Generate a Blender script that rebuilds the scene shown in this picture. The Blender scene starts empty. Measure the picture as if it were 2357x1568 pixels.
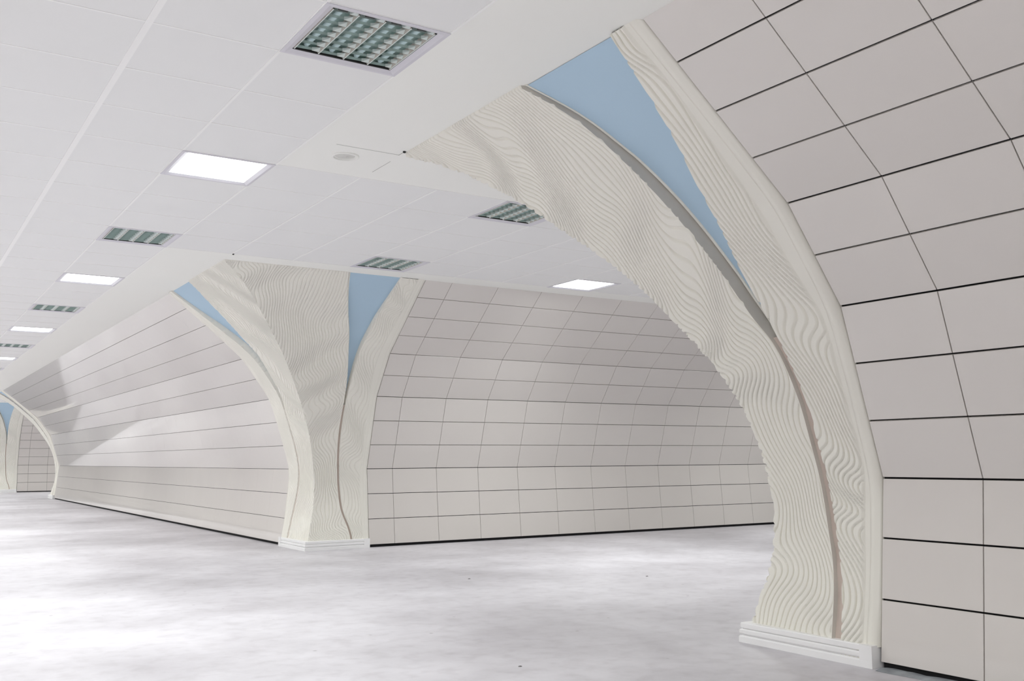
import bpy, math, random
import numpy as np
from mathutils import Vector, Matrix

random.seed(7)
rng = np.random.RandomState(11)
# ------------------------------------------------------------------ scale
# Everything is laid out in ceiling-grid units (1.015 units = one 0.6 m tile).
K = 0.6 / 1.015
FZ = 0.055          # floor lies 0.055 units below the lower edge of the wall cladding
def W(x, y, z): return (x * K, y * K, (z + FZ) * K)

scene = bpy.context.scene
COL = scene.collection

# ------------------------------------------------------------------ camera
YAW, PITCH, ROLL, FPX = 0.5652, 0.1187, -0.0063, 2287.4
cam_d = bpy.data.cameras.new('camera')
cam = bpy.data.objects.new('camera', cam_d)
COL.objects.link(cam)
fwd = Vector((math.sin(YAW) * math.cos(PITCH), math.cos(YAW) * math.cos(PITCH), math.sin(PITCH)))
rgt = Vector((math.cos(YAW), -math.sin(YAW), 0))
upv = rgt.cross(fwd)
r2 = rgt * math.cos(ROLL) + upv * math.sin(ROLL)
u2 = -rgt * math.sin(ROLL) + upv * math.cos(ROLL)
m = Matrix((r2, u2, -fwd)).transposed().to_4x4()
m.translation = Vector(W(0, 0, 1.6712))
cam.matrix_world = m
cam_d.sensor_fit = 'HORIZONTAL'
cam_d.sensor_width = 36.0
cam_d.lens = FPX / 2357 * 36.0
cam_d.clip_start = 0.02
cam_d.clip_end = 300
scene.camera = cam

# ------------------------------------------------------------------ world, exposure
world = bpy.data.worlds.new('world')
scene.world = world
world.use_nodes = True
world.node_tree.nodes['Background'].inputs[0].default_value = (0.02, 0.02, 0.022, 1)
world.node_tree.nodes['Background'].inputs[1].default_value = 1.0
scene.view_settings.view_transform = 'Standard'
scene.view_settings.look = 'None'
scene.view_settings.gamma = 1.0
scene.view_settings.use_curve_mapping = False
scene.view_settings.exposure = 1.63
LAMP = 3.0           # radiance of the lit ceiling diffusers themselves
LAMP_W = 9.5         # watts each lamp throws mainly downward through its louvre
LAMP_SPREAD = math.radians(142)
scene.cycles.max_bounces = 14
scene.cycles.diffuse_bounces = 10

# ------------------------------------------------------------------ helpers
def make_mesh(name, verts, faces, mats=None, mat_idx=None, smooth=False):
    me = bpy.data.meshes.new(name)
    verts = np.asarray(verts, dtype=np.float64)
    me.from_pydata(verts.tolist(), [], faces if isinstance(faces, list) else faces.tolist())
    for mt in (mats if isinstance(mats, (list, tuple)) else [mats]):
        if mt: me.materials.append(mt)
    if mat_idx is not None:
        me.polygons.foreach_set('material_index', np.asarray(mat_idx, dtype=np.int32))
    if smooth:
        me.polygons.foreach_set('use_smooth', np.ones(len(me.polygons), dtype=bool))
    me.update()
    return me

def put(name, me, parent=None, loc=(0, 0, 0), kind=None, label=None, cat=None, group=None):
    o = bpy.data.objects.new(name, me)
    COL.objects.link(o)
    if parent: o.parent = parent
    o.location = loc
    tag(o, label, cat, group, kind)
    return o

def tag(o, label=None, cat=None, group=None, kind=None):
    if label: o['label'] = label
    if cat: o['category'] = cat
    if group: o['group'] = group
    if kind: o['kind'] = kind

class MB:
    """collects faces for one mesh, in units"""
    def __init__(self): self.v = []; self.f = []; self.m = []
    def face(self, pts, mi=0):
        n = len(self.v); self.v += [tuple(p) for p in pts]
        self.f.append(list(range(n, n + len(pts)))); self.m.append(mi)
    def box(self, x0, y0, z0, x1, y1, z1, mi=0):
        n = len(self.v)
        self.v += [(x, y, z) for z in (z0, z1) for (x, y) in ((x0, y0), (x1, y0), (x1, y1), (x0, y1))]
        for q in ((3, 2, 1, 0), (4, 5, 6, 7), (0, 1, 5, 4), (1, 2, 6, 5), (2, 3, 7, 6), (3, 0, 4, 7)):
            self.f.append([n + i for i in q]); self.m.append(mi)
    def grid(self, P, mi=0, flip=False):
        """P: array (nu, nv, 3)"""
        nu, nv = P.shape[:2]; n = len(self.v)
        self.v += P.reshape(-1, 3).tolist()
        for i in range(nu - 1):
            for j in range(nv - 1):
                q = [n + i * nv + j, n + (i + 1) * nv + j, n + (i + 1) * nv + j + 1, n + i * nv + j + 1]
                self.f.append(q[::-1] if flip else q); self.m.append(mi)
    def mesh(self, name, mats, smooth=False, local=False):
        v = np.array(self.v, dtype=float)
        if not local: v = v + np.array([0, 0, FZ])
        return make_mesh(name, v * K, self.f, mats, self.m, smooth)

def interp(tab):
    """smooth (Catmull-Rom) interpolation through a table of (z, value)"""
    zs = np.array([t[0] for t in tab], float); vs = np.array([t[1] for t in tab], float)
    mslope = np.gradient(vs, zs)
    def f(z):
        z = np.clip(np.asarray(z, float), zs[0], zs[-1])
        i = np.clip(np.searchsorted(zs, z, side='right') - 1, 0, len(zs) - 2)
        h = zs[i + 1] - zs[i]; t = (z - zs[i]) / h
        return ((2 * t**3 - 3 * t**2 + 1) * vs[i] + (t**3 - 2 * t**2 + t) * h * mslope[i]
                + (-2 * t**3 + 3 * t**2) * vs[i + 1] + (t**3 - t**2) * h * mslope[i + 1])
    return f

# ------------------------------------------------------------------ materials
def new_mat(name):
    mt = bpy.data.materials.new(name); mt.use_nodes = True
    nt = mt.node_tree
    return mt, nt, nt.nodes['Principled BSDF']

def N(nt, kind, **kw):
    n = nt.nodes.new(kind)
    for k, v in kw.items():
        if k.startswith('i_'): n.inputs[k[2:].replace('_', ' ')].default_value = v
        else: setattr(n, k, v)
    return n

def simple(name, col, rough=0.5, metal=0.0, noise=0.0, nscale=6.0, bump=0.0, bscale=80.0, spec=0.5):
    mt, nt, b = new_mat(name)
    b.inputs['Roughness'].default_value = rough
    b.inputs['Metallic'].default_value = metal
    b.inputs['Specular IOR Level'].default_value = spec
    b.inputs['Base Color'].default_value = (*col, 1)
    tc = N(nt, 'ShaderNodeTexCoord')
    if noise:
        nz = N(nt, 'ShaderNodeTexNoise'); nz.inputs['Scale'].default_value = nscale; nz.inputs['Detail'].default_value = 4
        nt.links.new(tc.outputs['Object'], nz.inputs['Vector'])
        mx = N(nt, 'ShaderNodeMix', data_type='RGBA')
        mx.inputs['A'].default_value = (*[c * (1 - noise) for c in col], 1)
        mx.inputs['B'].default_value = (*[min(1, c * (1 + noise)) for c in col], 1)
        nt.links.new(nz.outputs['Fac'], mx.inputs['Factor'])
        nt.links.new(mx.outputs['Result'], b.inputs['Base Color'])
    if bump:
        n2 = N(nt, 'ShaderNodeTexNoise'); n2.inputs['Scale'].default_value = bscale
        nt.links.new(tc.outputs['Object'], n2.inputs['Vector'])
        bp = N(nt, 'ShaderNodeBump'); bp.inputs['Strength'].default_value = bump; bp.inputs['Distance'].default_value = 0.004
        nt.links.new(n2.outputs['Fac'], bp.inputs['Height']); nt.links.new(bp.outputs['Normal'], b.inputs['Normal'])
    return mt

M_panel = simple('enamel_panel', (0.70, 0.668, 0.635), rough=0.40, noise=0.03, nscale=1.2, spec=0.5)
_pb = M_panel.node_tree.nodes['Principled BSDF']
_pb.inputs['Coat Weight'].default_value = 0.75
_pb.inputs['Coat Roughness'].default_value = 0.045
M_gap = simple('dark_gap', (0.006, 0.006, 0.007), rough=0.9)
M_plaster = simple('cream_plaster', (0.83, 0.815, 0.745), rough=0.55, noise=0.03, nscale=2.0)
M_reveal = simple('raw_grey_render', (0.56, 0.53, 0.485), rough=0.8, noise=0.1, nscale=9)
M_tan = simple('tan_groove', (0.62, 0.53, 0.47), rough=0.7, noise=0.08, nscale=8)
M_blue = simple('blue_paint', (0.44, 0.60, 0.74), rough=0.6)
M_plinth = simple('white_plinth', (0.88, 0.88, 0.88), rough=0.45)
M_gypsum = simple('white_gypsum', (0.88, 0.885, 0.85), rough=0.7, noise=0.012, nscale=1.0)
M_tile = simple('grey_white_tile', (0.82, 0.825, 0.82), rough=0.75, noise=0.012, nscale=3.0)
M_tbar = simple('white_tbar', (0.90, 0.90, 0.89), rough=0.5)
M_frame = simple('white_metal_frame', (0.66, 0.65, 0.70), rough=0.35)
M_seam = simple('seam_grey', (0.42, 0.42, 0.40), rough=0.8)
M_black = simple('black_plastic', (0.012, 0.012, 0.012), rough=0.6)
M_disc = simple('offwhite_plastic', (0.66, 0.66, 0.63), rough=0.5)
M_mirror = simple('green_tinted_reflector', (0.34, 0.46, 0.425), rough=0.35, metal=0.4)
M_louver = simple('satin_louvre', (0.50, 0.61, 0.58), rough=0.3, metal=0.3)
M_bright = simple('pale_louvre_glint', (0.68, 0.75, 0.73), rough=0.35)
M_tube = simple('tube_glass', (0.58, 0.74, 0.76), rough=0.25)
M_mortar = simple('blue_grey_mortar', (0.30, 0.32, 0.34), rough=0.9, noise=0.5, nscale=14, bump=0.6, bscale=40)
M_dark = simple('dark_reflection_fill', (0.13, 0.13, 0.14), rough=0.85, noise=0.1, nscale=2)  # dark tone chosen only for what the glossy panels reflect
M_crumb = simple('grey_crumb', (0.20, 0.19, 0.19), rough=0.9)

def emission(name, col, s):
    mt, nt, b = new_mat(name)
    b.inputs['Base Color'].default_value = (0.9, 0.9, 0.9, 1)
    b.inputs['Emission Color'].default_value = (*col, 1)
    b.inputs['Emission Strength'].default_value = s
    return mt
M_glow = emission('lit_diffuser', (0.97, 1.0, 0.985), LAMP)

def floor_material():
    mt, nt, b = new_mat('dusty_concrete_floor')
    L = nt.links.new
    tc = N(nt, 'ShaderNodeTexCoord')
    n1 = N(nt, 'ShaderNodeTexNoise'); n1.inputs['Scale'].default_value = 0.7; n1.inputs['Detail'].default_value = 7; n1.inputs['Roughness'].default_value = 0.62
    n2 = N(nt, 'ShaderNodeTexNoise'); n2.inputs['Scale'].default_value = 9.0; n2.inputs['Detail'].default_value = 6
    n3 = N(nt, 'ShaderNodeTexVoronoi'); n3.inputs['Scale'].default_value = 3.2; n3.feature = 'F1'
    n3.inputs['Randomness'].default_value = 1.0
    for n in (n1, n2, n3): L(tc.outputs['Object'], n.inputs['Vector'])
    r1 = N(nt, 'ShaderNodeValToRGB')
    r1.color_ramp.elements[0].position = 0.32; r1.color_ramp.elements[0].color = (0.45, 0.432, 0.458, 1)
    r1.color_ramp.elements[1].position = 0.66; r1.color_ramp.elements[1].color = (0.69, 0.675, 0.71, 1)
    L(n1.outputs['Fac'], r1.inputs['Fac'])
    r2 = N(nt, 'ShaderNodeValToRGB')
    r2.color_ramp.elements[0].position = 0.30; r2.color_ramp.elements[0].color = (0.86, 0.85, 0.85, 1)
    r2.color_ramp.elements[1].position = 0.52; r2.color_ramp.elements[1].color = (1, 1, 1, 1)
    L(n2.outputs['Fac'], r2.inputs['Fac'])
    mx = N(nt, 'ShaderNodeMix', data_type='RGBA', blend_type='MULTIPLY'); mx.inputs['Factor'].default_value = 0.75
    L(r1.outputs['Color'], mx.inputs['A']); L(r2.outputs['Color'], mx.inputs['B'])
    r3 = N(nt, 'ShaderNodeValToRGB')          # small dark specks of dirt
    r3.color_ramp.elements[0].position = 0.018; r3.color_ramp.elements[0].color = (0.45, 0.43, 0.43, 1)
    r3.color_ramp.elements[1].position = 0.05; r3.color_ramp.elements[1].color = (1, 1, 1, 1)
    L(n3.outputs['Distance'], r3.inputs['Fac'])
    m2 = N(nt, 'ShaderNodeMix', data_type='RGBA', blend_type='MULTIPLY'); m2.inputs['Factor'].default_value = 0.7
    L(mx.outputs['Result'], m2.inputs['A']); L(r3.outputs['Color'], m2.inputs['B'])
    L(m2.outputs['Result'], b.inputs['Base Color'])
    rr = N(nt, 'ShaderNodeMapRange'); rr.inputs['To Min'].default_value = 0.38; rr.inputs['To Max'].default_value = 0.6
    L(n1.outputs['Fac'], rr.inputs['Value']); L(rr.outputs['Result'], b.inputs['Roughness'])
    bp = N(nt, 'ShaderNodeBump'); bp.inputs['Strength'].default_value = 0.12; bp.inputs['Distance'].default_value = 0.01
    L(n2.outputs['Fac'], bp.inputs['Height']); L(bp.outputs['Normal'], b.inputs['Normal'])
    return mt
M_floor = floor_material()

# ------------------------------------------------------------------ layout constants
ZC = 4.955                      # ceiling
XW, HALF = 7.19, 5.92           # main wall at row 3; half width of a passage at row 3
XM = 1.02                       # centre line of the main hall
YC1, YC2 = 12.71, 58.32         # centre lines of the two cross passages
A_END, B_END = 1.30, 1.15       # width of a column on its hall side / passage side
S5 = 0.5
TILT = [-0.0946] * 3 + [0.2969] * 3 + [0.6341] * 2 + [0.8863] * 4
ZK, DK = [0.0], [0.0]
for t_ in TILT:
    ZK.append(ZK[-1] + S5 * math.cos(t_)); DK.append(DK[-1] + S5 * math.sin(t_))
ZK = np.array(ZK); DK = np.array(DK) - DK[3]
fr = (ZC - ZK[11]) / (ZK[12] - ZK[11])
DK[12] = DK[11] + fr * (DK[12] - DK[11]); ZK[12] = ZC
YEND0, YEND1, XLEFT, XPASS = -9.0, 112.0, 2 * XM - XW, 27.0
PX, PY, GX0, GY0 = 1.015, 1.010, 3.56, 6.47

# ------------------------------------------------------------------ walls
def wall(name, origin, along, inward, cuts, gap_v=0.009, gap_h=0.014, e=0.003, skin=None):
    """origin: (x,y) of row-3 line at s=0; along, inward: plan unit vectors; cuts: joints along the wall"""
    mb = MB()
    ox, oy = origin; ax, ay = along; ix, iy = inward
    def P(s, d, z): return (ox + ax * s + ix * d, oy + ay * s + iy * d, z)
    flip = (ax * iy - ay * ix) < 0
    def q(pts, mi):
        mb.face(pts[::-1] if flip else pts, mi)
    s0, s1 = cuts[0], cuts[-1]
    T = 0.035
    # dark backing behind the joints and the open foot
    zb = [-FZ] + list(ZK); db = [DK[0]] + list(DK)
    for k in range(13):
        q([P(s0, db[k] - T, zb[k]), P(s1, db[k] - T, zb[k]), P(s1, db[k + 1] - T, zb[k + 1]), P(s0, db[k + 1] - T, zb[k + 1])], 1)
    for k in range(12):
        z0, z1, d0, d1 = ZK[k], ZK[k + 1], DK[k], DK[k + 1]
        ln = math.hypot(z1 - z0, d1 - d0)
        tz, td = (z1 - z0) / ln, (d1 - d0) / ln          # along the slope
        nd, nz = tz, -td                                  # outward normal (inward to the hall, downward)
        g = gap_h / 2
        lo, hi = (0 if k == 0 else g), (ln if k == 11 else ln - g)
        for i in range(len(cuts) - 1):
            a = cuts[i] + (0.0 if i == 0 else gap_v / 2); b = cuts[i + 1] - (0.0 if i == len(cuts) - 2 else gap_v / 2)
            def pt(s, l, dep): return P(s, d0 + td * l - nd * dep, z0 + tz * l - nz * dep)
            f0 = [(a + e, lo + e), (b - e, lo + e), (b - e, hi - e), (a + e, hi - e)]
            r0 = [(a, lo), (b, lo), (b, hi), (a, hi)]
            q([pt(s, l, 0) for s, l in f0], 0)
            for j in range(4):
                jj = (j + 1) % 4
                q([pt(*r0[j], e), pt(*r0[jj], e), pt(*f0[jj], 0), pt(*f0[j], 0)], 0)
                q([pt(*r0[j], T - 0.002), pt(*r0[jj], T - 0.002), pt(*r0[jj], e), pt(*r0[j], e)], 0)
    put(name, mb.mesh(name, [skin or M_panel, M_gap]), kind='structure')

def steps(a, b, first, pitch):
    c = [a]; s = first
    while s < b - 0.05:
        if s > a + 0.05: c.append(s)
        s += pitch
    return c + [b]

Ylow = YC1 - HALF
DX4 = -1.5                      # the hall steps in beyond the far passage
# hall wall beside the camera (its panels end at the near column)
wall('wall_right_near', (XW, 0), (0, 1), (-1, 0), steps(YEND0, Ylow - A_END, 4.585 - 14.0, 1.0))
# hall wall beyond the passage
ya, yb = YC1 + HALF + A_END, YC2 - HALF - A_END
wall('wall_right_far', (XW, 0), (0, 1), (-1, 0), steps(ya, yb, ya + 1.0, 1.0), gap_v=0.002, gap_h=0.008, e=0.0008)
yc = YC2 + HALF + A_END
wall('wall_right_end', (XW + DX4, 0), (0, 1), (-1, 0), steps(yc, YEND1, yc + 1.0, 1.0), skin=M_dark)    # unseen; made dark for the reflection in the glossy wall
# passage walls
xa = XW + B_END
wall('wall_passage_back', (0, YC1 + HALF), (1, 0), (0, -1), steps(xa, XPASS, 8.898, 1.0113), gap_v=0.007, gap_h=0.011)
wall('wall_passage_front', (0, YC1 - HALF), (1, 0), (0, 1), steps(xa, XPASS, 8.898, 1.0113))
wall('wall_passage_back_far', (0, YC2 + HALF), (1, 0), (0, -1), steps(xa + DX4, 16.0, 8.898 + DX4, 1.0113))
wall('wall_passage_front_far', (0, YC2 - HALF), (1, 0), (0, 1), steps(xa, 16.0, 8.898, 1.0113))
# opposite hall wall
wall('wall_left', (XLEFT, 0), (0, 1), (1, 0), steps(YEND0, YEND1, YEND0 + 1, 1.0))

def plain(name, pts, mat, kind='structure'):
    mb = MB()
    for p in pts: mb.face(p)
    put(name, mb.mesh(name, [mat]), kind=kind)
plain('wall_front', [[(XLEFT - .2, YEND0, -FZ), (XW + .2, YEND0, -FZ), (XW + .2, YEND0, ZC), (XLEFT - .2, YEND0, ZC)]], M_panel)
plain('wall_back', [[(XW + .2, YEND1, -FZ), (XLEFT - .2, YEND1, -FZ), (XLEFT - .2, YEND1, ZC), (XW + .2, YEND1, ZC)]], M_panel)
plain('wall_passage_end', [[(XPASS, YC1 - HALF - .3, -FZ), (XPASS, YC1 + HALF + .3, -FZ), (XPASS, YC1 + HALF + .3, ZC), (XPASS, YC1 - HALF - .3, ZC)]], M_panel)
plain('wall_passage_end_far', [[(16.0, YC2 - HALF - .3, -FZ), (16.0, YC2 + HALF + .3, -FZ), (16.0, YC2 + HALF + .3, ZC), (16.0, YC2 - HALF - .3, ZC)]], M_panel)

# ------------------------------------------------------------------ floor
mb = MB()
z = -FZ
for y0_, y1_, mi_ in ((YEND0, 67.0, 0), (67.0, YEND1, 1)):   # unseen dark stretch, added so the glossy wall reflects a grey patch
    mb.face([(XLEFT - .2, y0_, z), (XW + .25, y0_, z), (XW + .25, y1_, z), (XLEFT - .2, y1_, z)], mi_)
for yc_, xe in ((YC1, XPASS), (YC2, 16.0)):
    mb.face([(XW + .25, yc_ - HALF - .25, z), (xe, yc_ - HALF - .25, z), (xe, yc_ + HALF + .25, z), (XW + .25, yc_ + HALF + .25, z)])
put('floor', mb.mesh('floor', [M_floor, M_dark]), kind='structure')

# ------------------------------------------------------------------ ceiling lights: where
main_rows = list(range(-12, 101, 4))
LIGHTS = []     # (x0, y0, lit, where)
for r in main_rows:
    lit = (r // 4) % 2 == 1
    if r < 0: lit = r != -4  # unseen rows behind the camera, switched to give frontal fill
    if r < 56: LIGHTS.append((GX0 - PX, GY0 + PY * r, lit, ('main', r)))
    if r >= 56: LIGHTS.append((GX0 - 3 * PX, GY0 + PY * r, True, ('beyond', r)))  # unseen column added to brighten the opposite wall for its reflection
    LIGHTS.append((GX0 - 5 * PX, GY0 + PY * r, True, ('other', r)))  # unseen row, all lit as fill light
for c_ in (3, 7, 11, 15, 19):
    for r in (4, 8):
        LIGHTS.append((GX0 + PX * c_, GY0 + PY * r, c_ in (7, 15), ('passage', c_, r)))
for c_ in (3, 7):
    for r in (49, 52):
        LIGHTS.append((GX0 + PX * c_, GY0 + PY * r, c_ == 7, ('farpassage', c_, r)))
holes = set((round((l[0] - GX0) / PX), round((l[1] - GY0) / PY)) for l in LIGHTS)

# ------------------------------------------------------------------ ceiling
mb = MB()      # slot 0 gypsum, 1 tile
def cface(x0, y0, x1, y1, mi): mb.face([(x0, y0, ZC), (x0, y1, ZC), (x1, y1, ZC), (x1, y0, ZC)], mi)
n_lo, n_hi = -15, 104
XT0 = GX0 - 5 * PX
tiles = set()
for r in range(n_lo, n_hi):
    for c_ in range(-5, 0): tiles.add((c_, r))
for r in range(4, 9):
    for c_ in range(0, 23): tiles.add((c_, r))
for r in range(48, 54):
    for c_ in range(0, 12): tiles.add((c_, r))
for (c_, r) in sorted(tiles):
    if (c_, r) in holes: continue
    cface(GX0 + PX * c_, GY0 + PY * r, GX0 + PX * (c_ + 1), GY0 + PY * (r + 1), 1)
Y = lambda r: GY0 + PY * r
xe1, xe2 = GX0 + 23 * PX, GX0 + 12 * PX
cface(GX0, Y(n_lo), XW + .1, Y(4), 0); cface(XW + .1, YC1 - HALF - .2, xe1, Y(4), 0)
cface(GX0, Y(9), XW + .1, Y(48), 0); cface(XW + .1, Y(9), xe1, YC1 + HALF + .2, 0)
cface(XW + .1, YC2 - HALF - .2, xe2, Y(48), 0)
cface(GX0, Y(54), XW + .1, Y(n_hi), 0); cface(XW + .1, Y(54), xe2, YC2 + HALF + .2, 0)
cface(xe1, YC1 - HALF - .2, XPASS + .1, YC1 + HALF + .2, 0); cface(xe2, YC2 - HALF - .2, 16.1, YC2 + HALF + .2, 0)
cface(XLEFT - .2, Y(n_lo), XT0, Y(n_hi), 0)
put('ceiling', mb.mesh('ceiling', [M_gypsum, M_tile]), kind='structure')

# T-bar grid, a little proud of the tiles
mb = MB()
h = 0.005
def bar(x0, y0, x1, y1, hh=h): mb.box(x0, y0, ZC - hh, x1, y1, ZC + 0.01)
for c_ in range(-5, 1):
    w = 0.027 if c_ == -2 else 0.013
    x = GX0 + PX * c_
    if c_ == 0:
        for r0, r1 in ((n_lo, 4), (9, 48), (54, n_hi)): bar(x - .010, Y(r0), x + .010, Y(r1))
        bar(x - w, Y(4), x + w, Y(9)); bar(x - w, Y(48), x + w, Y(54))
    else: bar(x - w, Y(n_lo), x + w, Y(n_hi))
for r in range(n_lo, n_hi + 1):
    bar(XT0, Y(r) - .009, GX0, Y(r) + .009, h - .0012)
for r0, r1, c1 in ((4, 9, 23), (48, 54, 12)):
    for c_ in range(1, c1 + 1): bar(GX0 + PX * c_ - .012, Y(r0), GX0 + PX * c_ + .012, Y(r1))
    for r in range(r0, r1 + 1): bar(GX0, Y(r) - .006, GX0 + PX * c1, Y(r) + .006, h - .002)
put('trim_1', mb.mesh('trim_1', [M_tbar]), kind='structure')
# fine joints in the plain gypsum border
mb = MB()
mb.box(3.86, 9.486, ZC - .0015, 4.585, 9.494, ZC + .01)
mb.box(4.578, 9.37, ZC - .0015, 4.586, 9.50, ZC + .01)
mb.box(4.600, 9.75, ZC - .0015, 4.606, 10.23, ZC + .01)
put('trim_2', mb.mesh('trim_2', [M_seam]), kind='structure')
# mortar left along the foot of the near wall
P = np.zeros((5, 90, 3))
for i in range(5):
    for j in range(90):
        y = 5.46 - j * 0.12
        x = 6.94 + i * 0.055 + (rng.rand() - .5) * (0.03 if i == 0 else 0.01)
        P[i, j] = (x, y, -FZ + (0.001 if i in (0,) else 0.006 + 0.014 * rng.rand()))
mb = MB(); mb.grid(P)
put('trim_3', mb.mesh('trim_3', [M_mortar], smooth=True), kind='structure')

# ------------------------------------------------------------------ columns
S_f = interp([(-.06, .165), (.1, .12), (.26, .08), (.5, .02), (.7, -.025), (1.0, -.05), (1.2, -.05), (1.5, -.02), (1.77, .025),
              (2.0, .08), (2.3, .185), (2.66, .36), (3.06, .595), (3.42, .835), (3.7, 1.06), (4.0, 1.34), (4.39, 1.72), (4.64, 2.02),
              (4.82, 2.30), (4.955, 2.58)])
O_f = interp([(-.06, .185), (.1, .175), (.5, .115), (1.0, .06), (1.5, .05), (1.97, .175), (2.45, .325), (2.93, .51), (3.33, .785),
              (3.73, 1.10), (4.05, 1.46), (4.37, 1.845), (4.68, 2.23), (4.955, 2.57)])
AE_M = interp([(-.06, .835), (.16, .835), (.66, .80), (1.11, .71), (1.72, .63), (2.26, .60), (2.7, .52), (2.95, .40), (3.3, .31),
               (3.73, .2), (4.1, .13), (4.34, .06), (4.7, -.09), (4.955, -.31)])
SE_M = interp([(-.06, .935), (.16, .935), (.66, .89), (1.11, .80), (1.72, .715), (2.26, .68), (2.7, .60), (2.95, .555), (3.2, .53),
               (3.4, .528), (3.68, .56), (3.97, .63), (4.32, .78), (4.63, .88), (4.955, .97)])
AE_P = interp([(-.06, .72), (.18, .72), (.35, .68), (.64, .58), (1.07, .52), (1.49, .49), (1.84, .46), (2.47, .43), (2.85, .43),
               (3.01, .42), (3.33, .36), (3.94, .15), (4.49, -.14), (4.955, -.40)])
SE_P = interp([(-.06, .77), (.18, .77), (.35, .73), (.64, .63), (1.07, .57), (1.49, .54), (1.84, .51), (2.47, .48), (2.85, .48),
               (2.97, .48), (3.58, .47), (4.03, .49), (4.5, .54), (4.955, .62)])

def value_noise(seed, n=64):
    g = np.random.RandomState(seed).rand(n, n) * 2 - 1
    def f(x, y):
        x = np.asarray(x) % n; y = np.asarray(y) % n
        x0 = np.floor(x).astype(int); y0 = np.floor(y).astype(int)
        fx = x - x0; fy = y - y0
        fx = fx * fx * fx * (fx * (6 * fx - 15) + 10); fy = fy * fy * fy * (fy * (6 * fy - 15) + 10)
        x0 %= n; y0 %= n; x1 = (x0 + 1) % n; y1 = (y0 + 1) % n
        return (g[x0, y0] * (1 - fx) + g[x1, y0] * fx) * (1 - fy) + (g[x0, y1] * (1 - fx) + g[x1, y1] * fx) * fy
    return f
NZ1, NZ2, NZ3 = value_noise(3), value_noise(8), value_noise(21)

def ridge(D, L, seed, period=0.057, amp=0.029, slant=0.20):
    """wavy carved layers: D distance across the flow, L length along it"""
    D = D - slant * (np.where(L > 2.6, 0.55 * (L - 2.6) ** 2 / (0.55 * (L - 2.6) + 0.4), 0) * -1)
    Lw = 1.75 * np.maximum(L, 0) ** 0.82
    A1 = 0.75 + 0.6 * NZ3(D * 0.8 + seed, Lw * 0.7)
    tau = 2 * math.pi
    wv = 0.085 * A1 * np.sin(tau * (Lw * 0.78 + D * 0.75 + 0.45 * NZ1(D * 0.7 + seed, Lw * 0.8 + seed)))
    wv = wv + 0.060 * np.sin(tau * (Lw * 0.41 - D * 0.55 + seed * 0.37) + 1.3 * NZ2(D * 0.9, Lw * 0.9 + seed))
    wv = wv + 0.10 * NZ1(D * 0.9 + 2 * seed, Lw * 0.9 + 3.1 * seed)
    ph = (D + wv) / period + 1.0 * NZ3(D * 0.6 + 2 * seed, L * 0.5 + seed)
    f = ph - np.floor(ph)
    d = np.minimum(f, 1 - f)
    h = (1 - np.exp(-(d / 0.105) ** 2)) * (0.75 + 0.25 * f)
    return amp * h

def arc_levels(n):
    zz = np.linspace(-FZ, ZC, 1200)
    s = S_f(zz); L = np.concatenate([[0], np.cumsum(np.hypot(np.diff(zz), np.diff(s)))])
    zi = np.interp(np.linspace(0, L[-1], n), L, zz)
    return zi, np.linspace(0, L[-1], n)

def face_builder(side, nz):
    """returns helpers in the face frame: t runs along the face away from the corner, o is how far the face stands out"""
    zi, Li = arc_levels(nz)
    DP = DEPTH * (1 - 0.7 * np.clip((zi - 4.3) / 0.65, 0, 1)) * (0.25 + 0.75 * np.clip((zi - 2.35) / 0.6, 0, 1))
    tw = np.clip((zi - 3.9) / 0.9, 0, 1)
    E = A_END if side == 'm' else B_END
    AE, SE = (AE_M, SE_M) if side == 'm' else (AE_P, SE_P)
    S, O = S_f(zi), O_f(zi)
    slope_S, slope_O = np.gradient(S, zi), np.gradient(O, zi)
    def base(t):                      # t: (nu, nz)
        w = np.clip((t + S) / (E + S), 0, 1); w = w * w * (3 - 2 * w)
        o = S + (O - S) * w; sl = slope_S + (slope_O - slope_S) * w
        ln = np.sqrt(1 + sl * sl)
        return o, 1 / ln, -sl / ln    # stand-out, normal (out, z)
    def sunk(t, k=1.0, extra=0.0):    # a point below the face, for the recessed pieces
        o, no, nz_ = base(t)
        no2 = no * (1 - tw) + tw; nz2 = nz_ * (1 - tw)
        d = DP * k + extra
        return o - d * no2, zi - d * nz2
    return zi, Li, E, AE(zi), SE(zi), S, base, sunk

def to_local(side, sgn, t, o, z):
    """face frame -> column frame (x into the hall wall, y away from the passage)"""
    if side == 'm': x, y = -o, t
    else: x, y = t, -o
    return np.stack([x, sgn * y, z + FZ + 0 * x], -1)

def fast_grid(name, P, mats, flip, smooth=True, mi=None):
    nu, nv = P.shape[:2]
    idx = np.arange(nu * nv).reshape(nu, nv)
    q = np.stack([idx[:-1, :-1], idx[1:, :-1], idx[1:, 1:], idx[:-1, 1:]], -1).reshape(-1, 4)
    if flip: q = q[:, ::-1]
    return P.reshape(-1, 3) * K, q

def join(name, parts, mats, smooth=True):
    vs, fs, n = [], [], 0
    for v, f in parts:
        vs.append(v); fs.append(f + n); n += len(v)
    V = np.concatenate(vs); F = np.concatenate(fs)
    me = bpy.data.meshes.new(name)
    me.vertices.add(len(V)); me.vertices.foreach_set('co', V.astype(np.float32).ravel())
    me.loops.add(F.size); me.loops.foreach_set('vertex_index', F.astype(np.int32).ravel())
    me.polygons.add(len(F))
    me.polygons.foreach_set('loop_start', np.arange(0, F.size, 4, dtype=np.int32))
    me.polygons.foreach_set('loop_total', np.full(len(F), 4, dtype=np.int32))
    me.polygons.foreach_set('use_smooth', np.full(len(F), smooth, dtype=bool))
    me.materials.append(mats)
    me.update(calc_edges=True); me.validate()
    return me

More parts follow.
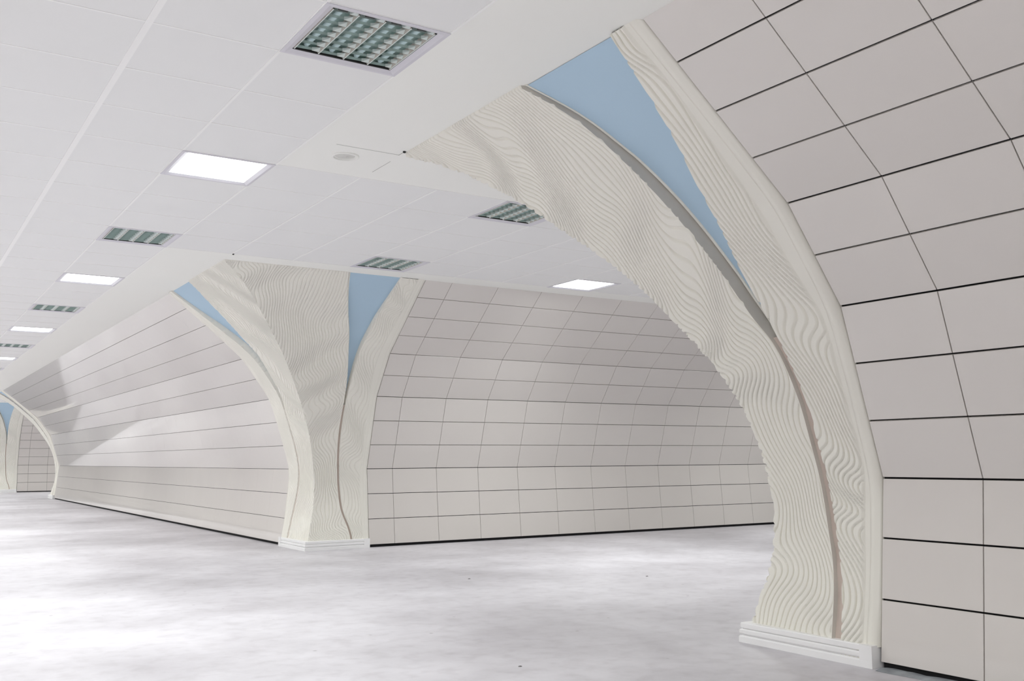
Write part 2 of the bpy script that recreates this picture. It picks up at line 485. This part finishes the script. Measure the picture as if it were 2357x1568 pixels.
DEPTH = 0.115
def column_meshes(sgn, q, relief=1.0):
    """all meshes of one column; q scales the mesh density"""
    out = {}
    NZg = int(560 * q)
    trunk, reveals, ribs, molds, blues, grooves, beads = [], [], [], [], [], [], []
    for side in ('m', 'p'):
        seed = 2.3 if side == 'm' else 9.7
        zi, Li, E, AE, SE, S, base, sunk = face_builder(side, NZg)
        fl = (side == 'm') == (sgn > 0)
        # corner ridge heights of both faces (so that the two faces meet)
        hc = {sd: relief * ridge((( (AE_M if sd == 'm' else AE_P)(zi)) + S), Li, 2.3 if sd == 'm' else 9.7) for sd in ('m', 'p')}
        # trunk
        nu = int(400 * q)
        u = np.linspace(0, 1, nu)[:, None]
        t = -S + u * (AE + S)
        o, no, nz_ = base(t)
        h = relief * ridge(AE - t, Li[None, :] + 0 * t, seed)
        we = np.clip((AE - t) / 0.022, 0, 1); we = we + (1 - we) * 0.6 * np.clip((zi - 2.5) / 0.5, 0, 1)[None, :]
        h = h * we + 0.022 * (1 - we)
        other = hc['p' if side == 'm' else 'm'] * np.clip(1 - (t + S) / 0.03, 0, 1)
        hh = h
        P = to_local(side, sgn, t - other * no[0:1], o + hh * no, zi + hh * nz_ + other * nz_[0:1])
        P[:, -1, 2] = ZC + FZ; P[:, :, 2] = np.minimum(P[:, :, 2], ZC + FZ)
        trunk.append(fast_grid('', P, None, fl))
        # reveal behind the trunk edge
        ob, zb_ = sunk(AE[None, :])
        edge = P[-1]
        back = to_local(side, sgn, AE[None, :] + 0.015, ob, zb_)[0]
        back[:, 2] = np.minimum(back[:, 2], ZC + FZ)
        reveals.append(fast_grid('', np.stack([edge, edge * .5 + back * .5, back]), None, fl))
        # rib between the blue wedge and the moulding
        m0 = E - 0.115
        nr = int(130 * q)
        u = np.linspace(0, 1, nr)[:, None]
        t = SE + u * (m0 - SE)
        o, no, nz_ = base(t)
        mf = m0 - 0.03 - 0.09 * np.exp(-((zi - 3.7) / 0.8) ** 2)
        fade = np.clip((mf[None, :] - t + 0.025 * NZ2(t * 0.5 + 3, Li[None, :] * 1.7)) / 0.025, 0, 1)
        h = relief * ridge(t - SE, Li[None, :] + 0 * t, seed + 4.4, period=0.055, amp=0.025) * fade
        R_ = to_local(side, sgn, t, o + h * no, zi + h * nz_)
        inner = to_local(side, sgn, SE[None, :], *sunk(SE[None, :]))
        R_ = np.concatenate([inner, R_])
        R_[:, :, 2] = np.minimum(R_[:, :, 2], ZC + FZ)
        ribs.append(fast_grid('', R_, None, fl))
        # smooth edge moulding and its return to the cladding
        dW = np.interp(zi, ZK, DK)
        prof = [(m0, 0.0), (m0 + .006, -.007), (m0 + .018, .001), (E - .06, 0.0), (E - .03, -.016)]
        rows = []
        for (tt, hh_) in prof:
            tt_ = np.full((1, NZg), tt); o, no, nz_ = base(tt_)
            rows.append(to_local(side, sgn, tt_, o + hh_ * no, zi + hh_ * nz_))
        rows.append(to_local(side, sgn, np.full((1, NZg), E - .012), dW[None, :] + .004, zi))
        rows.append(to_local(side, sgn, np.full((1, NZg), E - .010), dW[None, :] - .034, zi))
        Mo = np.concatenate(rows); Mo[:, :, 2] = np.minimum(Mo[:, :, 2], ZC + FZ)
        Mo = Mo[:, zi > 0.11]        # stands on the plinth
        molds.append(fast_grid('', Mo, None, fl))
        # blue wedge
        zz = zi[zi > 2.62]; sel = zi > 2.62
        rows = []
        for u_ in np.linspace(0, 1, 6):
            tt = (AE - .02 + u_ * (SE - AE + .04))[None, :]
            rows.append(to_local(side, sgn, tt, *sunk(tt, .94))[:, sel])
        Bl = np.concatenate(rows); Bl[:, :, 2] = np.minimum(Bl[:, :, 2], ZC + FZ)
        blues.append(fast_grid('', Bl[:, ::2], None, fl))
        # tan groove below the wedge
        sel = zi < 2.75; rows = []
        for u_ in np.linspace(0, 1, 5):
            tt = (AE - .01 + u_ * (SE - AE + .02))[None, :]; o, no, nz_ = base(tt)
            dep = 0.006 + 0.022 * math.sin(math.pi * u_) + 0.004 * NZ2(zi * 6, zi * 0 + u_ * 4)
            rows.append(to_local(side, sgn, tt, o - dep * no, zi - dep * nz_)[:, sel])
        grooves.append(fast_grid('', np.concatenate(rows), None, fl))
        # pale bead where the reveal meets the wedge
        sel = zi > 2.75; rows = []
        for ang in np.linspace(-0.4, math.pi + 0.4, 6):
            tt = (AE + .034 + .014 * math.cos(ang))[None, :]
            rows.append(to_local(side, sgn, tt, *sunk(tt, .94, -.003 - .016 * math.sin(ang)))[:, sel])
        Be = np.concatenate(rows); Be[:, :, 2] = np.minimum(Be[:, :, 2], ZC + FZ)
        beads.append(fast_grid('', Be, None, not fl))
    out['trunk'] = [join('trunk', trunk, M_plaster)]
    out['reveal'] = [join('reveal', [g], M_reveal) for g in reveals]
    out['side_rib'] = [join('side_rib', [g], M_plaster) for g in ribs]
    out['edge_molding'] = [join('edge_molding', [g], M_plaster) for g in molds]
    out['blue_wedge'] = [join('blue_wedge', [g], M_blue) for g in blues]
    out['groove'] = [join('groove', [g], M_tan) for g in grooves]
    out['bead'] = [join('bead', [g], M_plaster) for g in beads]
    # plinth: a stepped profile swept round the foot
    prof = [(.035, 0), (.035, .052), (.024, .062), (.008, .064), (.008, .070), (.022, .074), (.030, .084), (.030, .112), (.020, .122),
            (.006, .124), (.006, .130), (.022, .133), (.022, .172), (.016, .18), (-.16, .18)]
    E1, E2, C0 = A_END - .06, B_END - .06, .19
    path = [((.25, E1), (0, 1)), ((-C0, E1), (-1, 1)), ((-C0, -C0), (-1, -1)), ((E2, -C0), (1, -1)), ((E2, .25), (1, 0))]
    rows = []
    for (px, py), (nx, ny) in path:
        rows.append([(px + nx * (d if d > -.1 or nx * ny == 0 else d), sgn * (py + ny * d), z) for d, z in prof])
    P = np.array(rows)
    # ends do not grow beyond their own block
    mbp = MB(); mbp.grid(P[1:4], flip=(sgn > 0))
    bl = .026
    def bx(x0, y0, x1, y1, z1):
        y0, y1 = sorted((sgn * y0, sgn * y1)); mbp.box(x0, y0, 0, x1, y1, z1)
    bx(-C0 - .034, E1 - .09, .02, E1 + .036, .181)
    bx(E2 - .09, -C0 - .034, E2 + .036, .02, .181)
    out['plinth'] = [mbp.mesh('plinth', [M_plinth], local=True)]
    return out

def column(name, yc_, sgn, meshes, label, dx=0.0):
    e = bpy.data.objects.new(name, None); COL.objects.link(e)
    e.empty_display_size = 0.2
    e.location = W(XW + dx, yc_ + sgn * HALF, -FZ)
    tag(e, label, 'column', 'wave carved corner columns', 'thing')
    lab = {'blue_wedge': 'flat pale blue infill between trunk and rib', 'groove': 'tan unpainted groove', 'reveal': 'grey unpainted edge of the trunk',
           'plinth': 'white grooved plinth', 'edge_molding': 'smooth edge without waves'}
    for k, ms in meshes.items():
        for me in ms:
            o = put(k, me, parent=e)
            if k in lab: o['label'] = lab[k]
    return e

mesh_minus = column_meshes(-1, 1.0)
mesh_plus = column_meshes(1, 0.8, 0.62)
column('arched_column', YC1, -1, mesh_minus, 'largest cream wave-carved column with blue wedge, beside large wall panels')
column('arched_column', YC1, 1, mesh_plus, 'cream wave-carved column with two blue wedges at the far corner of the side passage')
column('arched_column', YC2, -1, mesh_minus, 'distant arched column at the far end of the long glossy wall')
column('arched_column', YC2, 1, mesh_plus, 'farthest column, small with a dark blue wedge, seen through the far archway', DX4)

# ------------------------------------------------------------------ ceiling lights
def light_meshes():
    out = {}
    wx, wy = PX, PY
    B = 0.075                      # bezel width
    mb = MB()                      # white frame: sloped flange with an upstand
    ring = [(-0.002, 0.004), (-0.002, -0.010), (0.03, -0.012), (B, 0.006), (B, 0.05)]
    for i in range(len(ring) - 1):
        (d0, z0), (d1, z1) = ring[i], ring[i + 1]
        c0 = [(d0, d0), (wx - d0, d0), (wx - d0, wy - d0), (d0, wy - d0)]
        c1 = [(d1, d1), (wx - d1, d1), (wx - d1, wy - d1), (d1, wy - d1)]
        for j in range(4):
            k = (j + 1) % 4
            mb.face([(*c0[j], z0), (*c1[j], z1), (*c1[k], z1), (*c0[k], z0)])
    out['frame'] = mb.mesh('frame', [M_frame], local=True)
    mb = MB(); mb.face([(B, B, .012), (B, wy - B, .012), (wx - B, wy - B, .012), (wx - B, B, .012)])
    out['diffuser'] = mb.mesh('diffuser', [M_glow], local=True)
    # unlit: housing, reflector troughs, louvre blades, tubes
    Hh = 0.15
    mb = MB()
    c = [(B, B), (wx - B, B), (wx - B, wy - B), (B, wy - B)]
    for j in range(4):
        k = (j + 1) % 4
        mb.face([(*c[j], .03), (*c[j], Hh), (*c[k], Hh), (*c[k], .03)], 0)
    mb.face([(*c[0], Hh), (*c[3], Hh), (*c[2], Hh), (*c[1], Hh)], 0)
    out['housing'] = mb.mesh('housing', [M_mirror], local=True)
    n = 4; cw = (wx - 2 * B) / n
    g = 0.016                      # dark slot between louvre and frame
    mb = MB()
    for i in range(n):             # curved reflector troughs
        x0 = B + cw * i; R = 12
        P = np.zeros((R + 1, 2, 3))
        for k in range(R + 1):
            th = math.pi * k / R
            x = x0 + cw / 2 - (cw / 2 - .004) * math.cos(th)
            zz = 0.028 + 0.10 * math.sin(th) ** 0.7
            P[k, 0] = (x, B + g, zz); P[k, 1] = (x, wy - B - g, zz)
        mb.grid(P)
    out['reflector'] = mb.mesh('reflector', [M_mirror], smooth=True, local=True)
    mb = MB()
    for i in range(n + 1):         # long dividers, thin below and flaring upward
        x = B + cw * i
        x = min(max(x, B + .012), wx - B - .012)
        y0, y1 = B + g, wy - B - g
        mb.face([(x - .004, y0, .002), (x - .004, y1, .002), (x + .004, y1, .002), (x + .004, y0, .002)], 1)
        mb.face([(x - .004, y0, .002), (x - .018, y0, .06), (x - .018, y1, .06), (x - .004, y1, .002)], 2)
        mb.face([(x + .004, y1, .002), (x + .018, y1, .06), (x + .018, y0, .06), (x + .004, y0, .002)], 2)
    nb = 8
    for i in range(n):             # short cross blades; each ends in an angled facet with its bright reflection painted in
        x0 = B + cw * i + .006; x1 = x0 + cw - .012
        xm = x0 + (x1 - x0) * .70
        for k in range(nb):
            y = B + g + .03 + (wy - 2 * B - 2 * g - .06) * k / (nb - 1)
            for yy in (y - .002, y + .002):
                mb.face([(x0, yy, .005), (xm, yy, .010), (xm, yy, .030), (x0, yy, .030)], 0)
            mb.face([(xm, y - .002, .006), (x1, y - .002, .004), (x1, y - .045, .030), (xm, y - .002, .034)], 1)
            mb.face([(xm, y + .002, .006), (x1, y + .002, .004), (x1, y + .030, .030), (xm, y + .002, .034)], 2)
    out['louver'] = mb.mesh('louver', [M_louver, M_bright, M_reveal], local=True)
    mb = MB()
    mb.box(B + .004, wy - B - g, .0035, wx - B - .004, wy - B - .002, .03)
    mb.box(wx - B - .011, B + .01, .0035, wx - B - .002, wy - B - .002, .03)
    out['slot_shade'] = mb.mesh('slot_shade', [M_black], local=True)  # black strips stand in for the shade inside the slot
    mb = MB(); mb.box(-.03, B + .002, .006, .045, B + g + .004, .05)
    out['lamp_holder'] = mb.mesh('lamp_holder', [M_black], local=True)
    mb = MB(); R = 12
    P = np.zeros((R + 1, 2, 3))
    for k in range(R + 1):
        th = 2 * math.pi * k / R
        P[k, 0] = (.024 * math.cos(th), B + .03, .058 + .024 * math.sin(th)); P[k, 1] = P[k, 0] + np.array([0, wy - 2 * B - .06, 0])
    mb.grid(P, flip=True)
    out['tube'] = mb.mesh('tube', [M_tube], smooth=True, local=True)
    return out, B, cw, n
LM, LB, LCW, LN = light_meshes()
LAMP_DATA = bpy.data.lights.new('lamp', 'AREA')
LAMP_DATA.shape = 'SQUARE'; LAMP_DATA.size = 0.86 * K
LAMP_DATA.energy = LAMP_W; LAMP_DATA.spread = LAMP_SPREAD; LAMP_DATA.color = (0.97, 1.0, 0.985)

ordinal = ['first', 'second', 'third', 'fourth', 'fifth', 'sixth', 'seventh', 'eighth', 'ninth', 'tenth']
LAB = {('main', 0): 'large unlit louvred ceiling light with green tinted reflectors, nearest of all',
       ('main', 4): 'lit square ceiling light beside the round ceiling disc, nearest of the white glowing ones',
       ('main', 8): 'unlit greenish louvred ceiling light between the two largest glowing lights',
       ('main', 12): 'lit ceiling light, second largest glowing one along the hall row',
       ('main', 16): 'unlit grey ceiling light, third of the unlit ones along the hall row',
       ('main', 20): 'lit ceiling light, third of the glowing ones along the hall row',
       ('main', 24): 'unlit grey ceiling light, thin sliver, fourth of the unlit ones along the hall row',
       ('main', 28): 'lit ceiling light, small glowing sliver at the left picture edge',
       ('passage', 3, 4): 'unlit louvred ceiling light in the side passage, partly behind the largest column',
       ('passage', 3, 8): 'unlit greenish louvred ceiling light above the blue wedge of the middle column',
       ('passage', 7, 8): 'only lit ceiling light visible in the side passage, above its tiled wall'}
def light(x0, y0, lit, where):
    e = bpy.data.objects.new('recessed_ceiling_light', None); COL.objects.link(e)
    e.empty_display_size = 0.1
    e.location = W(x0, y0, ZC)
    if where in LAB:
        tag(e, LAB[where], 'ceiling light', 'hall ceiling lights' if where[0] == 'main' else 'passage ceiling lights', 'thing')
    else:
        tag(e, 'lit square recessed ceiling light out of sight' if lit else 'unlit louvred recessed ceiling light out of sight', 'ceiling light',
            'lit ceiling lights out of sight' if lit else 'unlit ceiling lights out of sight', 'thing')
    put('frame', LM['frame'], parent=e)
    if lit:
        put('diffuser', LM['diffuser'], parent=e)
        lo = bpy.data.objects.new('lamp', LAMP_DATA); COL.objects.link(lo); lo.parent = e
        lo.location = (PX * K / 2, PY * K / 2, -0.004)
    else:
        put('housing', LM['housing'], parent=e); put('reflector', LM['reflector'], parent=e); put('louver', LM['louver'], parent=e)
        put('slot_shade', LM['slot_shade'], parent=e)
        for i in range(LN):
            put('tube', LM['tube'], parent=e, loc=((LB + LCW * (i + .5)) * K, 0, 0))
            put('lamp_holder', LM['lamp_holder'], parent=e, loc=((LB + LCW * (i + .35)) * K, 0, 0))
for l in LIGHTS: light(*l)

# ------------------------------------------------------------------ small things on the ceiling
def lathe(prof, n=40):
    mb = MB(); P = np.zeros((n + 1, len(prof), 3))
    for i in range(n + 1):
        th = 2 * math.pi * i / n
        for j, (r, z) in enumerate(prof): P[i, j] = (r * math.cos(th), r * math.sin(th), z)
    mb.grid(P); return mb
det = bpy.data.objects.new('ceiling_speaker', None); COL.objects.link(det); det.location = W(4.10, 9.83, ZC)
tag(det, 'round off-white disc set flush in the white ceiling border beside a thin seam', 'speaker', None, 'thing')
put('rim', lathe([(.150, 0), (.150, -.010), (.140, -.016), (.122, -.014), (.120, .004)]).mesh('rim', [M_gypsum], smooth=True, local=True), parent=det)
put('cover', lathe([(.122, .003), (.10, -.002), (.02, -.004), (.018, -.010), (0.0, -.011)]).mesh('cover', [M_disc], smooth=True, local=True), parent=det)
plug = lathe([(.016, 0), (.016, -.012), (.010, -.018), (0, -.019)], 16).mesh('ceiling_plug', [M_black], smooth=True, local=True)
for (x, y, lb) in ((4.575, 9.345, 'tiny black plug in the ceiling at the tip of the largest column'),
                   (4.60, 15.55, 'tiny black plug in the ceiling above the middle column')):
    put('ceiling_plug', plug, loc=W(x, y, ZC), label=lb, cat='plug', group='black ceiling plugs', kind='thing')

# ------------------------------------------------------------------ mortar crumbs on the floor
def crumb(seed, r):
    g = np.random.RandomState(seed); mb = MB(); nu, nv = 9, 6
    P = np.zeros((nu, nv, 3)); jit = 1 + .35 * (g.rand(nu - 1, nv) - .5)
    for i in range(nu):
        for j in range(nv):
            th, ph = 2 * math.pi * i / (nu - 1), math.pi / 2 * j / (nv - 1)
            rr = r * (jit[i % (nu - 1), j] if j < nv - 1 else 1)
            P[i, j] = (rr * math.cos(th) * math.cos(ph) * 1.5, rr * math.sin(th) * math.cos(ph), rr * .6 * math.sin(ph))
    mb.grid(P); return mb.mesh('floor_crumb', [M_crumb], local=True)
for sd, x, y, r, lb in ((1, 4.64, 7.22, .020, 'tiny dark crumb on the floor, nearest the bottom edge of the picture'),
                        (2, 7.35, 12.79, .024, 'tiny dark crumb on the floor midway between the largest and the middle column'),
                        (3, 9.65, 11.55, .024, 'tiny dark crumb on the bright passage floor just left of the largest column')):
    put('floor_crumb', crumb(sd, r * .62), loc=W(x, y, -FZ), label=lb, cat='crumb', group='crumbs on the floor', kind='thing')
